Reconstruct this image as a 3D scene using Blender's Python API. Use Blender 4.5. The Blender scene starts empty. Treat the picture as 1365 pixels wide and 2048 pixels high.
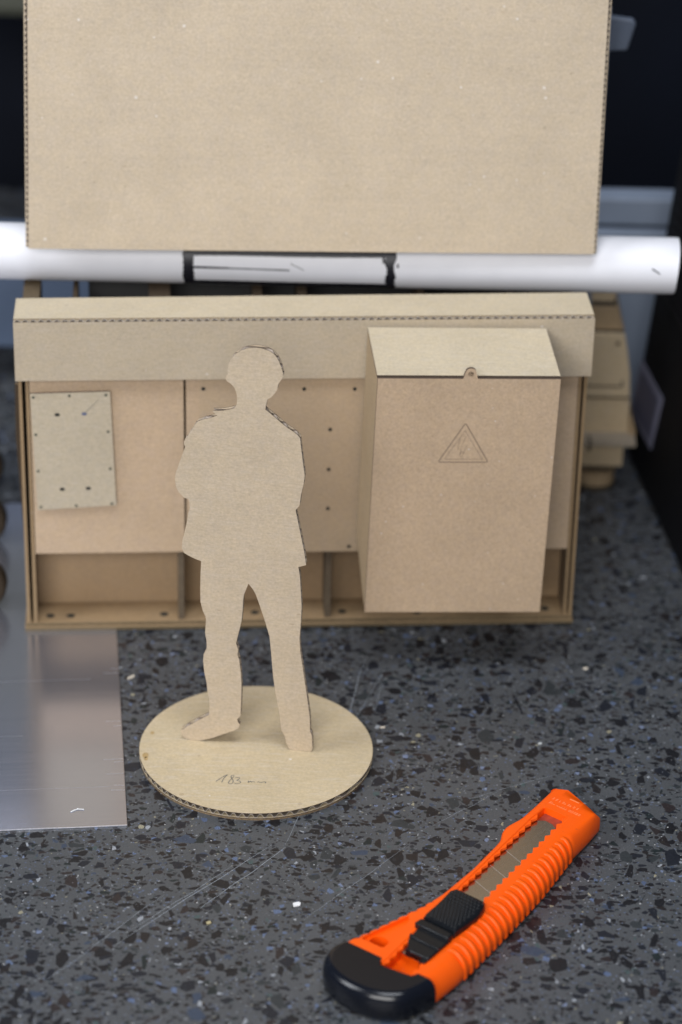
import bpy, math, random
from mathutils import Vector, Matrix
random.seed(7)
S = 0.001                                    # everything below is written in millimetres
sc = bpy.context.scene
col = sc.collection
PI = math.pi

# ------------------------------------------------------------------ camera
PITCH, ROLL, FPX = math.radians(28), math.radians(1.3), 5500.0
CF = Vector((0, math.cos(PITCH), -math.sin(PITCH)))
R0 = Vector((1, 0, 0)); U0 = R0.cross(CF)
CR = math.cos(ROLL)*R0 + math.sin(ROLL)*U0
CU = -math.sin(ROLL)*R0 + math.cos(ROLL)*U0
CAM = Vector((31.8, -926.7, 603.7))
cd = bpy.data.cameras.new('camera'); cam = bpy.data.objects.new('camera', cd); col.objects.link(cam)
cam.matrix_world = Matrix(((CR.x, CU.x, -CF.x, CAM.x*S), (CR.y, CU.y, -CF.y, CAM.y*S), (CR.z, CU.z, -CF.z, CAM.z*S), (0, 0, 0, 1)))
cd.sensor_fit = 'HORIZONTAL'; cd.sensor_width = 24.0; cd.lens = FPX/1365*24.0
cd.clip_start = 0.05; cd.clip_end = 20
cd.dof.use_dof = True; cd.dof.focus_distance = 1.050; cd.dof.aperture_fstop = 6.5
sc.camera = cam

# ------------------------------------------------------------------ light
w = bpy.data.worlds.new('World'); sc.world = w; w.use_nodes = True
bg = w.node_tree.nodes['Background']; bg.inputs[0].default_value = (0.50, 0.62, 0.86, 1); bg.inputs[1].default_value = 0.17
def area(name, loc, target, size, sizey, power, color):
    ld = bpy.data.lights.new(name, 'AREA'); ld.shape = 'RECTANGLE'; ld.size = size*S; ld.size_y = sizey*S
    ld.energy = power; ld.color = color
    o = bpy.data.objects.new(name, ld); col.objects.link(o)
    o.location = Vector(loc)*S
    o.rotation_euler = (Vector(target)-Vector(loc)).to_track_quat('-Z', 'Y').to_euler()
    return o
area('window_light', (-1250, -350, 1150), (0, 60, 60), 600, 800, 13, (0.92, 0.95, 1.0))
area('ceiling_light', (100, -450, 1700), (0, 50, 60), 800, 500, 14, (0.90, 0.94, 1.0))
area('front_window', (-380, -1700, 1000), (0, 60, 80), 1300, 800, 29, (1.0, 0.985, 0.97))
vs = sc.view_settings; vs.view_transform = 'Standard'; vs.look = 'None'; vs.gamma = 1; vs.exposure = 0.0; vs.use_curve_mapping = False
sc.render.engine = 'CYCLES'

# ------------------------------------------------------------------ node helper
class NT:
    def __init__(s, name):
        s.m = bpy.data.materials.new(name); s.m.use_nodes = True; s.t = s.m.node_tree
        s.n = s.t.nodes; s.b = s.n['Principled BSDF']; s.tc = s.n.new('ShaderNodeTexCoord')
    def link(s, a, b): s.t.links.new(a, b)
    def put(s, sock, v):
        if hasattr(v, 'is_linked') or hasattr(v, 'links'): s.link(v, sock)
        else: sock.default_value = v
    def mm(s, sx=1, sy=1, sz=1, rot=(0, 0, 0), off=(0, 0, 0)):
        k = s.n.new('ShaderNodeMapping'); s.link(s.tc.outputs['Object'], k.inputs[0])
        k.inputs['Scale'].default_value = (1000*sx, 1000*sy, 1000*sz); k.inputs['Rotation'].default_value = rot
        k.inputs['Location'].default_value = off
        return k.outputs[0]
    def noise(s, vec, scale, detail=2, rough=0.5):
        k = s.n.new('ShaderNodeTexNoise'); s.link(vec, k.inputs['Vector'])
        k.inputs['Scale'].default_value = scale; k.inputs['Detail'].default_value = detail; k.inputs['Roughness'].default_value = rough
        return k
    def vor(s, vec, scale, feature='F1', rnd=1.0):
        k = s.n.new('ShaderNodeTexVoronoi'); s.link(vec, k.inputs['Vector']); k.feature = feature
        k.inputs['Scale'].default_value = scale; k.inputs['Randomness'].default_value = rnd
        return k
    def math(s, op, a, b=0.0, clamp=False):
        k = s.n.new('ShaderNodeMath'); k.operation = op; k.use_clamp = clamp
        s.put(k.inputs[0], a); s.put(k.inputs[1], b); return k.outputs[0]
    def step(s, v, a, b):                    # smooth 0..1 from a to b
        k = s.n.new('ShaderNodeMapRange'); k.interpolation_type = 'SMOOTHSTEP'
        s.put(k.inputs['Value'], v); k.inputs['From Min'].default_value = a; k.inputs['From Max'].default_value = b
        return k.outputs[0]
    def mix(s, f, a, b, mode='MIX'):
        k = s.n.new('ShaderNodeMix'); k.data_type = 'RGBA'; k.blend_type = mode
        s.put(k.inputs[0], f); s.put(k.inputs[6], a); s.put(k.inputs[7], b); return k.outputs[2]
    def val(s, v, lo, hi):                   # remap 0..1 to grey multiplier
        k = s.n.new('ShaderNodeMapRange'); s.put(k.inputs['Value'], v)
        k.inputs['From Min'].default_value = 0.25; k.inputs['From Max'].default_value = 0.75
        k.inputs['To Min'].default_value = lo; k.inputs['To Max'].default_value = hi; k.clamp = False
        return k.outputs[0]
    def sep(s, v):
        k = s.n.new('ShaderNodeSeparateColor'); s.link(v, k.inputs[0]); return k.outputs
    def ramp(s, v, stops):
        k = s.n.new('ShaderNodeValToRGB'); k.color_ramp.interpolation = 'CONSTANT'; s.link(v, k.inputs[0])
        e = k.color_ramp.elements
        while len(e) < len(stops): e.new(0.5)
        for q, (p, c) in zip(e, stops): q.position = p; q.color = (*c, 1)
        return k.outputs[0]
    def bump(s, h, strength, dist):
        k = s.n.new('ShaderNodeBump'); k.inputs['Strength'].default_value = strength; k.inputs['Distance'].default_value = dist*S
        s.link(h, k.inputs['Height']); s.link(k.outputs[0], s.b.inputs['Normal'])
    def fin(s, color=None, rough=0.6, metal=0.0, spec=0.5, coat=0.0):
        if color is not None: s.put(s.b.inputs['Base Color'], color if not isinstance(color, tuple) or len(color) == 4 else (*color, 1))
        s.put(s.b.inputs['Roughness'], rough); s.b.inputs['Metallic'].default_value = metal
        s.b.inputs['Specular IOR Level'].default_value = spec; s.b.inputs['Coat Weight'].default_value = coat
        return s.m

def c4(c): return (c[0], c[1], c[2], 1)

def kraft(name, base, spots=0.5, flake=0.0, seed=0.0, stretch=(0.35, 0.35, 3.2), wash=0.0):
    t = NT(name)
    v = t.mm(off=(seed, seed*1.7, seed*.6)); vs_ = t.mm(*stretch, off=(seed, seed, seed))
    n1 = t.noise(v, 0.045, 3).outputs[0]; n2 = t.noise(vs_, 0.9, 4, 0.65).outputs[0]
    n3 = t.noise(v, 0.95, 3, 0.75).outputs[0]; n4 = t.noise(v, 0.25, 3, 0.6).outputs[0]
    c = t.mix(1.0, c4(base), t.val(n1, 0.95, 1.05), 'MULTIPLY')
    c = t.mix(1.0, c, t.val(n2, 0.90, 1.10), 'MULTIPLY')
    c = t.mix(1.0, c, t.val(n3, 0.87, 1.13), 'MULTIPLY')
    warm = t.mix(t.step(n4, .35, .7), c4((1.012, .99, .96)), c4((.985, .975, .985)))
    c = t.mix(1.0, c, warm, 'MULTIPLY')
    vo = t.vor(v, 0.16); r = t.sep(vo.outputs['Color'])
    k1 = t.math('MULTIPLY', t.math('LESS_THAN', vo.outputs['Distance'], t.math('MULTIPLY', r[1], 0.105)), t.math('GREATER_THAN', r[0], 1-spots))
    c = t.mix(t.math('MULTIPLY', k1, 0.55), c, c4((.78, .74, .70)))
    vo = t.vor(t.mm(1, 1, 1, off=(31+seed, 7, 3)), 0.21); r = t.sep(vo.outputs['Color'])
    k2 = t.math('MULTIPLY', t.math('LESS_THAN', vo.outputs['Distance'], t.math('MULTIPLY', r[1], 0.07)), t.math('GREATER_THAN', r[0], 1-spots*.7))
    c = t.mix(t.math('MULTIPLY', k2, 0.6), c, c4((.16, .11, .07)))
    # short dark fibres
    wv = t.mm(0.25, 0.25, 1.1, rot=(0, 0.5, 0.5), off=(seed+5, 2, 9)); vo = t.vor(wv, 0.42); r = t.sep(vo.outputs['Color'])
    k3 = t.math('MULTIPLY', t.math('LESS_THAN', vo.outputs['Distance'], 0.10), t.math('GREATER_THAN', r[0], .82))
    c = t.mix(t.math('MULTIPLY', k3, 0.4), c, c4((.30, .21, .13)))
    if wash:                                 # faint washboard of the flutes under the liner
        n6 = t.noise(t.mm(.012, .012, .42), 1.0, 2, .5).outputs[0]
        c = t.mix(1.0, c, t.val(n6, 1-.07*wash, 1+.07*wash), 'MULTIPLY')
        n7 = t.noise(v, 0.012, 3, .5).outputs[0]
        c = t.mix(1.0, c, t.val(n7, .985, 1.015), 'MULTIPLY')
    if flake:
        n5 = t.noise(vs_, 0.28, 3, 0.7).outputs[0]
        c = t.mix(t.math('MULTIPLY', t.step(n5, .48, .72), flake), c, c4((.66, .60, .53)))
    t.bump(n3, 0.25, 0.08)
    return t.fin(c, 0.82, spec=0.25)

def plain(name, color, rough=0.6, metal=0.0, spec=0.5, var=0.08, scale=0.5, coat=0.0, bump=0.0):
    t = NT(name); n = t.noise(t.mm(), scale, 3).outputs[0]
    c = t.mix(1.0, c4(color), t.val(n, 1-var, 1+var), 'MULTIPLY')
    if bump: t.bump(n, 0.3, bump)
    return t.fin(c, rough, metal, spec, coat)

K_PANEL = kraft('kraft_tall_sheet', (.518, .432, .322), .6, 0, 3, (.8, .8, 1.5), wash=.3)
K_FIG = kraft('kraft_cutout', (.515, .424, .308), .0, .10, 11, (.45, .45, 2.0))
K_DISC = kraft('kraft_disc', (.525, .430, .280), .12, .25, 23, (0.35, 2.6, 1))
K_COVER = kraft('kraft_cover', (.500, .375, .255), .3, 0, 37)
K_FASCIA = kraft('kraft_fascia', (.470, .395, .290), .15, .10, 41)
K_ROOF = kraft('kraft_roof', (.550, .475, .345), .12, .20, 53, (0.35, 2.6, 1))
K_BOX = kraft('kraft_box_front', (.480, .360, .245), .8, 0, 67, (1, 1, 1))
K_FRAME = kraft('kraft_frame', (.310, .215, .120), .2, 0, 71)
K_PLATE = kraft('kraft_plate', (.470, .405, .300), .15, .1, 83)
K_BACK = kraft('kraft_vehicle', (.47, .37, .24), .2, 0, 91)
EDGE = plain('burnt_edge', (.075, .050, .035), .8, var=.4, scale=2)
CUT = plain('cut_edge', (.22, .155, .09), .85, var=.35, scale=1.5)
FLUTE = plain('flute_paper', (.50, .44, .38), .85, var=.25, scale=1.2)
HOLE = plain('hole_dark', (.012, .014, .012), .9)
PENCIL = plain('pencil', (.13, .13, .12), .6, var=.3, scale=3)
ENGR = plain('engraved_line', (.17, .125, .09), .8, var=.35, scale=2)

# ------------------------------------------------------------------ mesh helper
class Fr:
    def __init__(s, o, u, v, w): s.o, s.u, s.v, s.w = Vector(o), Vector(u), Vector(v), Vector(w)
    def p(s, a, b, c=0): return s.o + s.u*a + s.v*b + s.w*c
XY = Fr((0, 0, 0), (1, 0, 0), (0, 1, 0), (0, 0, 1))       # u=x v=y w=z
XZ = Fr((0, 0, 0), (1, 0, 0), (0, 0, 1), (0, 1, 0))       # u=x v=z w=y (back)
YZ = Fr((0, 0, 0), (0, 1, 0), (0, 0, 1), (1, 0, 0))

class MB:
    def __init__(s): s.v = []; s.f = []; s.m = []
    def add(s, vs_, fs, m=0):
        b = len(s.v); s.v += [tuple(x) for x in vs_]
        for i, f in enumerate(fs): s.f.append([b+j for j in f]); s.m.append(m[i] if isinstance(m, list) else m)
    def prism(s, poly, w0, w1, fr=XY, side=0, cap=0):
        n = len(poly)
        vs_ = [fr.p(a, b, w0) for a, b in poly] + [fr.p(a, b, w1) for a, b in poly]
        fs = [list(range(n))[::-1], list(range(n, 2*n))] + [[i, (i+1) % n, n+(i+1) % n, n+i] for i in range(n)]
        s.add(vs_, fs, [cap, cap]+[side]*n)
    def box(s, a0, a1, b0, b1, c0, c1, fr=XY, side=0, cap=0):
        s.prism([(a0, b0), (a1, b0), (a1, b1), (a0, b1)], c0, c1, fr, side, cap)
    def ribbon(s, pts, wd, fr=XY, h=0, m=0, closed=False):
        n = len(pts); L = []; Rr = []
        for i in range(n):
            a = pts[i-1] if (i > 0 or closed) else pts[i]; b = pts[(i+1) % n] if (i < n-1 or closed) else pts[i]
            dx, dy = b[0]-a[0], b[1]-a[1]; l = math.hypot(dx, dy) or 1
            k = wd(i/(n-1)) if callable(wd) else wd
            nx, ny = -dy/l*k/2, dx/l*k/2
            L.append(fr.p(pts[i][0]+nx, pts[i][1]+ny, h)); Rr.append(fr.p(pts[i][0]-nx, pts[i][1]-ny, h))
        e = n if closed else n-1
        s.add(L+Rr, [[i, (i+1) % n, n+(i+1) % n, n+i] for i in range(e)], m)
    def disc(s, a, b, r, fr=XY, h=0, m=0, ry=None, n=14, h1=None):
        ry = ry or r; pl = [(a+r*math.cos(2*PI*i/n), b+ry*math.sin(2*PI*i/n)) for i in range(n)]
        if h1 is None: s.add([fr.p(x, y, h) for x, y in pl], [list(range(n))], m)
        else: s.prism(pl, h, h1, fr, m, m)
    def rings(s, rings, m=0, close=True, caps=True):
        n = len(rings[0]); vs_ = [p for r in rings for p in r]; fs = []
        for k in range(len(rings)-1):
            for i in range(n if close else n-1):
                j = (i+1) % n; fs.append([k*n+i, k*n+j, (k+1)*n+j, (k+1)*n+i])
        if caps: fs += [list(range(n))[::-1], list(range((len(rings)-1)*n, len(rings)*n))]
        s.add(vs_, fs, m)
    def build(s, name, mats, parent=None, smooth=None, bevel=None, segs=2, origin=None):
        me = bpy.data.meshes.new(name)
        o0 = Vector(origin) if origin is not None else Vector((0, 0, 0))
        me.from_pydata([tuple((Vector(p)-o0)*S) for p in s.v], [], s.f)
        if not isinstance(mats, (list, tuple)): mats = [mats]
        for x in mats: me.materials.append(x)
        for p, k in zip(me.polygons, s.m): p.material_index = k
        me.validate()
        import bmesh
        bm = bmesh.new(); bm.from_mesh(me); bmesh.ops.recalc_face_normals(bm, faces=bm.faces); bm.to_mesh(me); bm.free()
        o = bpy.data.objects.new(name, me); col.objects.link(o)
        o.location = o0*S
        if parent: o.parent = parent
        if bevel:
            b = o.modifiers.new('bevel', 'BEVEL'); b.width = bevel*S; b.segments = segs; b.limit_method = 'ANGLE'; b.angle_limit = math.radians(40)
        if smooth:
            for p in me.polygons: p.use_smooth = True
            me.set_sharp_from_angle(angle=math.radians(smooth))
        return o

def corrugated(mb, poly, T, pitch, along, fr, w0=0.0, lin=0.28, inset=None, amp=None, bev=0.0, endslot=2):
    """board between w0 and w0+T: two liners (slot 0, cut rim slot 1) and a real wavy sheet (slot 2).
    along = 0 when the flutes run along u, 1 when along v; inset = polygon of the front liner when it is cut back"""
    mb.prism(inset or poly, w0, w0+lin, fr, 1, 0)
    mb.prism(poly, w0+T-lin, w0+T, fr, 1, 0)
    P = [(b, a) for a, b in poly] if along == 0 else poly            # q across the flutes, r along
    q0 = min(a for a, b in P); q1 = max(a for a, b in P)
    st = pitch/10; N = int((q1-q0)/st); A = (T-2*lin)/2-.13 if amp is None else amp; wm = w0+T/2
    prev = None
    for i in range(N+1):
        q = q0+(i+.31)*st; xs = []
        for k in range(len(P)):
            (a, b), (c, d) = P[k], P[(k+1) % len(P)]
            if (a <= q < c) or (c <= q < a): xs.append(b+(d-b)*(q-a)/(c-a))
        xs.sort(); w_ = wm + A*max(-1, min(1, 1.25*math.sin(2*PI*q/pitch)))
        cur = (q, w_, xs)
        if prev and len(prev[2]) == len(xs):
            for j in range(0, len(xs)-1, 2):
                vs_ = []
                for (qq, ww, x) in (prev, cur):
                    bb = bev*max(0, 1-(ww-w0)/T)
                    for h_ in (-.13, .13):
                        for r in (x[j]+.05+bb, x[j+1]-.05-bb): vs_.append(fr.p(r, qq, ww+h_) if along == 0 else fr.p(qq, r, ww+h_))
                mb.add(vs_, [[0, 1, 5, 4], [2, 3, 7, 6], [0, 2, 6, 4], [1, 3, 7, 5]], [2, 2, endslot, endslot])
        prev = cur

def tag(o, label=None, cat=None, group=None, kind=None):
    for k, x in (('label', label), ('category', cat), ('group', group), ('kind', kind)):
        if x: o[k] = x
    return o
def empty(name, loc=(0, 0, 0), rz=0.0, **k):
    o = bpy.data.objects.new(name, None); col.objects.link(o); o.location = Vector(loc)*S; o.rotation_euler = (0, 0, rz); o.empty_display_size = .01
    return tag(o, **k)

# ------------------------------------------------------------------ table
def terrazzo():
    t = NT('terrazzo')
    base = t.mm(); nz = t.noise(base, 0.35, 3, 0.6)
    wv = t.n.new('ShaderNodeVectorMath'); wv.operation = 'MULTIPLY_ADD'; t.link(nz.outputs[1], wv.inputs[0])
    wv.inputs[1].default_value = (1.0, 1.0, 0); t.link(base, wv.inputs[2])
    def warp(sx, sy, rz, off):
        k = t.n.new('ShaderNodeMapping'); t.link(wv.outputs[0], k.inputs[0]); k.inputs['Scale'].default_value = (sx, sy, 0)
        k.inputs['Rotation'].default_value = (0, 0, rz); k.inputs['Location'].default_value = (off, off*1.3, 0); return k.outputs[0]
    fine = t.noise(base, 1.3, 5, 0.75).outputs[0]; mid = t.noise(base, 0.06, 3).outputs[0]
    c = t.mix(1.0, c4((.073, .077, .082)), t.val(fine, .70, 1.30), 'MULTIPLY')
    c = t.mix(1.0, c, t.val(mid, .88, 1.12), 'MULTIPLY')
    darks = [(0, (.009, .009, .011)), (.30, (.016, .013, .013)), (.48, (.012, .018, .019)), (.62, (.024, .018, .018)), (.74, (.011, .013, .019)), (.93, (.028, .033, .036)), (.98, (.040, .055, .085))]
    lights = [(0, (.10, .14, .24)), (.3, (.17, .21, .32)), (.55, (.07, .10, .18)), (.72, (.33, .35, .38)), (.88, (.05, .08, .08)), (.96, (.33, .30, .20))]
    masks = []; clus = t.val(t.noise(base, .045, 2, .5).outputs[0], .55, 1.45)
    for (sz, sx, sy, rz, thr, prob, pal, off, op) in (
            (0.85, 1, 1, 0.2, .10, .13, lights, 400, .5), (1.3, 1, .8, .9, .09, .22, darks, 50, .8), (2.2, .75, 1.15, 1.9, .10, .28, darks, 140, .95), (2.2, 1, .8, .4, .12, .065, lights, 900, .75),
            (3.6, .8, 1.25, -.5, .10, .28, darks, 220, .96), (5.6, 1.2, .75, .6, .11, .25, darks, 310, .96), (7.6, .8, 1.1, 2.5, .17, .08, darks, 610, .92)):
        v = warp(sx/sz, sy/sz, rz, off)
        de = t.vor(v, 1.0, 'DISTANCE_TO_EDGE').outputs['Distance']; r = t.sep(t.vor(v, 1.0).outputs['Color'])
        th = t.math('ADD', t.math('MULTIPLY', r[1], .14), thr-.04)
        e = t.math('DIVIDE', t.math('SUBTRACT', de, th), .018, True)
        mk = t.math('MULTIPLY', e, t.math('LESS_THAN', r[0], t.math('MULTIPLY', clus, prob)))
        cc = t.ramp(r[2], pal)
        cc = t.mix(1.0, cc, t.val(t.noise(base, 1.0 if pal is darks else 2.2, 4, .7).outputs[0], *((.75, 1.3) if pal is darks else (.25, 1.9))), 'MULTIPLY')
        c = t.mix(t.math('MULTIPLY', mk, op), c, cc); masks.append(mk)
    # fine pale mineral grains and faint wiping marks
    vo = t.vor(warp(1, 1, 0, 77), 1.1); r = t.sep(vo.outputs['Color'])
    k = t.math('MULTIPLY', t.math('LESS_THAN', vo.outputs['Distance'], t.math('MULTIPLY', r[1], .26)), t.math('GREATER_THAN', r[0], .86))
    c = t.mix(t.math('MULTIPLY', k, .42), c, c4((.36, .38, .42)))
    vo = t.vor(warp(.3, .3, 0, 177), 1.1); r = t.sep(vo.outputs['Color'])
    k = t.math('MULTIPLY', t.math('LESS_THAN', vo.outputs['Distance'], .12), t.math('GREATER_THAN', r[0], .9))
    c = t.mix(t.math('MULTIPLY', k, .8), c, c4((.5, .5, .5)))
    sm = t.noise(t.mm(.02, .006, 1, rot=(0, 0, .6)), 1.0, 4, .6).outputs[0]
    t.bump(fine, .15, .05)
    return t.fin(c, t.val(t.noise(base, .5, 4, .7).outputs[0], .30, .50), spec=.5)
TERR = terrazzo()
mb = MB(); mb.box(-700, 700, -520, 620, -30, 0)
tab = mb.build('tabletop', TERR, bevel=2); tag(tab, kind='structure')

# pale scratches on the terrazzo
SCR = plain('scratch', (.30, .33, .36), .5, var=.5, scale=.6)
def wob(a, b, n=24, amp=.5):
    pts = []; dx, dy = b[0]-a[0], b[1]-a[1]; l = math.hypot(dx, dy)
    ph = random.random()*6
    for i in range(n):
        k = i/(n-1); off = amp*math.sin(k*5+ph)+amp*.3*math.sin(k*17+ph*2)
        pts.append((a[0]+dx*k-dy/l*off, a[1]+dy*k+dx/l*off))
    return pts
for a, b, wd in (((52, 70), (20, -40), .14), ((8, -62), (-46, -128), .22), ((-30, -96), (-70, -150), .15), ((60, -60), (22, -110), .13), ((44, 78), (34, 12), .22), ((33, 8), (13, -62), .16), ((13, -64), (-16, -104), .25), ((52, 60), (47, 34), .12), ((-6, -76), (-40, -118), .16), ((128, -6), (84, -28), .12), ((96, -22), (70, -48), .12)):
    m_ = MB(); m_.ribbon(wob(a, b), lambda k, wd=wd: wd*(.4+.6*math.sin(PI*k)), XY, .03); m_.build('scratch', SCR, tab)

# ------------------------------------------------------------------ metal sheet
def metal():
    t = NT('brushed_aluminium'); n = t.noise(t.mm(.015, 2.2, 1), 1.0, 4, .7).outputs[0]; n2 = t.noise(t.mm(), .02, 3).outputs[0]
    c = t.mix(n, c4((.50, .52, .60)), c4((.70, .71, .79)))
    return t.fin(c, t.val(n, .16, .24), .88)
sheet = empty('metal_sheet', (-47.5, -52.6, 0), math.radians(6.3), label='thin flat aluminium sheet lying on the table, partly under the shelf model', cat='metal sheet')
m_ = MB(); m_.box(-230, 0, 0, 268, .02, .62); m_.build('plate', metal(), sheet, bevel=.12)
BUR = plain('bright_burr', (.80, .80, .85), .35, .6, var=.3, scale=2)
m_ = MB(); m_.ribbon([(-230+i*5, .15+.1*math.sin(i)) for i in range(47)], .5, XY, .66); m_.build('cut_edge', BUR, sheet)
for k in range(9):
    y = random.uniform(15, 118); m_ = MB(); m_.ribbon([(-.3, y), (-random.uniform(3, 9), y+random.uniform(-.4, .6))], .18, XY, .65); m_.build('burr_mark', BUR, sheet)

for x0_, x1_, y_ in ((-228, -12, 108), (-190, -6, 27), (-120, -40, 66)):
    m_ = MB(); m_.ribbon([(x0_+(x1_-x0_)*k/30, y_+.4*math.sin(k*.3)) for k in range(31)], .07, XY, .65); m_.build('scratch', BUR, sheet)
# ------------------------------------------------------------------ disc and cut-out figure
DISC_T = 3.4
N = 96; circ = [(46.7*math.cos(2*PI*i/N), 46.7*math.sin(2*PI*i/N)) for i in range(N)]
disc = empty('cardboard_disc', (0, 0, 0), label='round corrugated cardboard base disc with a pencilled size note, under the standing figure', cat='cardboard disc')
m_ = MB(); corrugated(m_, circ, 2.5, 3.3, 1, Fr((0, 0, DISC_T), (.94, -.34, 0), (.34, .94, 0), (0, 0, -1)), 0, .3, endslot=3)
m_.build('board', [K_DISC, EDGE, plain('flute_disc_shade', (.16, .13, .10), .85), FLUTE], disc)  # wavy sheet coloured dark for the shade inside the flutes
m_ = MB(); m_.prism([(a*.996, b*.996) for a, b in circ], .05, .86); m_.build('under_layer', [CUT], disc)
def hand(strokes, wd, mat, name, parent, conv, h, fr=XY):
    m = MB()
    for s_ in strokes:
        pts = [conv(*q) for q in s_]; sm = []
        for i in range(len(pts)-1):            # catmull-rom
            p0 = pts[max(i-1, 0)]; p1 = pts[i]; p2 = pts[i+1]; p3 = pts[min(i+2, len(pts)-1)]
            for k in range(5):
                t_ = k/5; sm.append(tuple(.5*(2*p1[j]+(p2[j]-p0[j])*t_+(2*p0[j]-5*p1[j]+4*p2[j]-p3[j])*t_*t_+(3*p1[j]-p0[j]-3*p2[j]+p3[j])*t_**3) for j in (0, 1)))
        sm.append(pts[-1]); m.ribbon(sm, wd, fr, h)
    return m.build(name, mat, parent)
conv183 = lambda a, b: (-14.8+(a-190)*.0206, -22.7-(b-300)*.0355)
hand([[(185, 370), (250, 320), (320, 270), (398, 228)], [(398, 228), (360, 270), (325, 320), (300, 385)],
      [(530, 245), (490, 240), (465, 270), (490, 310), (515, 350), (505, 395), (465, 412), (430, 398), (440, 360), (480, 310), (520, 262)],
      [(545, 285), (600, 280), (635, 292), (610, 320), (585, 338), (640, 355), (660, 375), (630, 395), (575, 398), (540, 392)],
      [(795, 345), (812, 352), (800, 375), (830, 358), (850, 352), (860, 368), (890, 356), (925, 366)],
      [(975, 368), (1000, 356), (1020, 366), (1045, 374), (1080, 360), (1110, 355), (1135, 360), (1132, 382)]],
     .33, PENCIL, 'handwriting', disc, conv183, DISC_T+.04)
m_ = MB()
for (a, b, r_) in ((-44.6, -7.5, 1.3), (-44.2, -10, .9), (-43, 9, .8)): m_.disc(a+.8, b, r_, XY, DISC_T+.02, 0, r_*1.5, 9)
m_.build('glue_stain', plain('glue_stain', (.42, .29, .13), .5, var=.3, scale=1.5), disc)

def P2(z3): return z3
a0 = Vector((-24.8, 4.1, 0)); a1 = Vector((19.1, -2.1, 0)); fw = (a1-a0).normalized(); fn = Vector((fw.y, -fw.x, 0))   # fn faces the camera
def unproj_fig(px, py):
    d = CF + CR*((px-682.5)/FPX) - CU*((py-1024)/FPX)
    t_ = ((a0-CAM).dot(fn))/d.dot(fn); g = CAM + d*t_; return ((g-a0).dot(fw), g.z)
FIG = '''-4.9,140.1'''
Z3 = [(565,220),(600,185),(640,160),(690,143),(740,137),(790,141),(830,152),(870,168),(900,188),(925,220),(942,255),(958,295),(970,335),(970,365),(955,395),(937,418),(930,445),(925,470),(905,500),(880,528),(850,545),(840,580),(830,625),(865,652),(900,682),(935,712),(970,742),(1005,770),(1040,792),(1075,818),(1105,850),(1110,900),(1116,950),(1128,1050),(1142,1145),(1134,1210),(1112,1300),(1102,1380),(1070,1420),(1080,1468),(1092,1525),(1116,1640),(1140,1760),(1153,1852),(1092,1868),(1104,1938)]
Z4 = [(1068,60),(1072,130),(1076,205),(1070,320),(1060,440),(1066,540),(1090,700),(1116,880),(1138,1040),(1140,1148),(1155,1180),(1157,1280),(1148,1303),(1050,1300),(985,1290),(960,1240),(950,1190),(922,1140),(905,1000),(880,870),(860,740),(845,560),(832,430),(800,320),(760,200),(728,110),(705,70),(672,28),(655,70),(638,112),(632,150),(628,230),(620,310),(604,375),(590,430),(578,480),(594,528),(590,568),(602,605),(614,700),(620,800),(616,950),(612,1030),(588,1058),(592,1075),(606,1095),(600,1122),(560,1145),(480,1170),(400,1200),(310,1218),(240,1217),(190,1200),(165,1172),(163,1140),(205,1112),(280,1070),(330,1045),(372,1024),(378,960),(374,900),(360,840),(355,780),(337,700),(328,610),(333,562),(355,525),(355,470),(343,400),(350,300),(345,275),(326,235),(308,165),(306,80),(308,-30)]
Z3b = [(325,1820),(285,1806),(250,1790),(212,1770),(190,1755),(172,1715),(178,1655),(195,1590),(212,1515),(222,1450),(236,1400),(232,1355),(225,1332),(190,1320),(150,1280),(128,1240),(118,1175),(126,1120),(140,1085),(165,1010),(188,950),(200,920),(190,900),(190,880),(203,852),(215,845),(232,810),(255,780),(275,745),(300,718),(345,702),(380,696),(420,684),(450,674),(432,655),(414,640),(418,634),(460,636),(500,634),(550,625),(590,614),(603,590),(608,555),(606,510),(592,462),(575,440),(555,420),(527,402),(518,380),(520,365),(534,345),(534,300),(542,262)]
fpoly = [unproj_fig(320+a*.2539, 660+b*.2539) for a, b in Z3] + [unproj_fig(320+a*.2637, 1160+b*.2637) for a, b in Z4] + [unproj_fig(320+a*.2539, 660+b*.2539) for a, b in Z3b]
fpoly = [(a, max(b, DISC_T+.03)) for a, b in fpoly]
m_ = MB(); ff = Fr(a0, fw, (0, 0, 1), -fn)
corrugated(m_, fpoly, 2.7, 3.0, 0, ff, 0, .3, endslot=1)
fig = m_.build('cutout_figure', [K_FIG, EDGE, plain('flute_figure', (.34, .28, .23), .85, var=.45, scale=.8)])
tag(fig, 'flat corrugated cardboard silhouette of a standing man, upright on the round disc', 'cardboard cutout')

# ------------------------------------------------------------------ shelf model
SO = Vector((-102.1, 93.0, 0)); SA = math.radians(4.234)
shelf = empty('cardboard_shelf', SO, SA, label='wide cardboard shelf model with overhanging roof and open lower compartments, behind the figure', cat='cardboard model')
SX = Fr((0, 0, 0), (1, 0, 0), (0, 0, 1), (0, 1, 0))         # u along, v up, w back
def board(name, poly, w0, w1, mat, parent=shelf, fr=SX, **k):
    m = MB(); m.prism(poly, w0, w1, fr, 1, 0); return m.build(name, [mat, k.pop('edge', CUT)], parent, **k)
def rect(a0_, a1_, b0_, b1_): return [(a0_, b0_), (a1_, b0_), (a1_, b1_), (a0_, b1_)]
Z0 = .7
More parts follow.
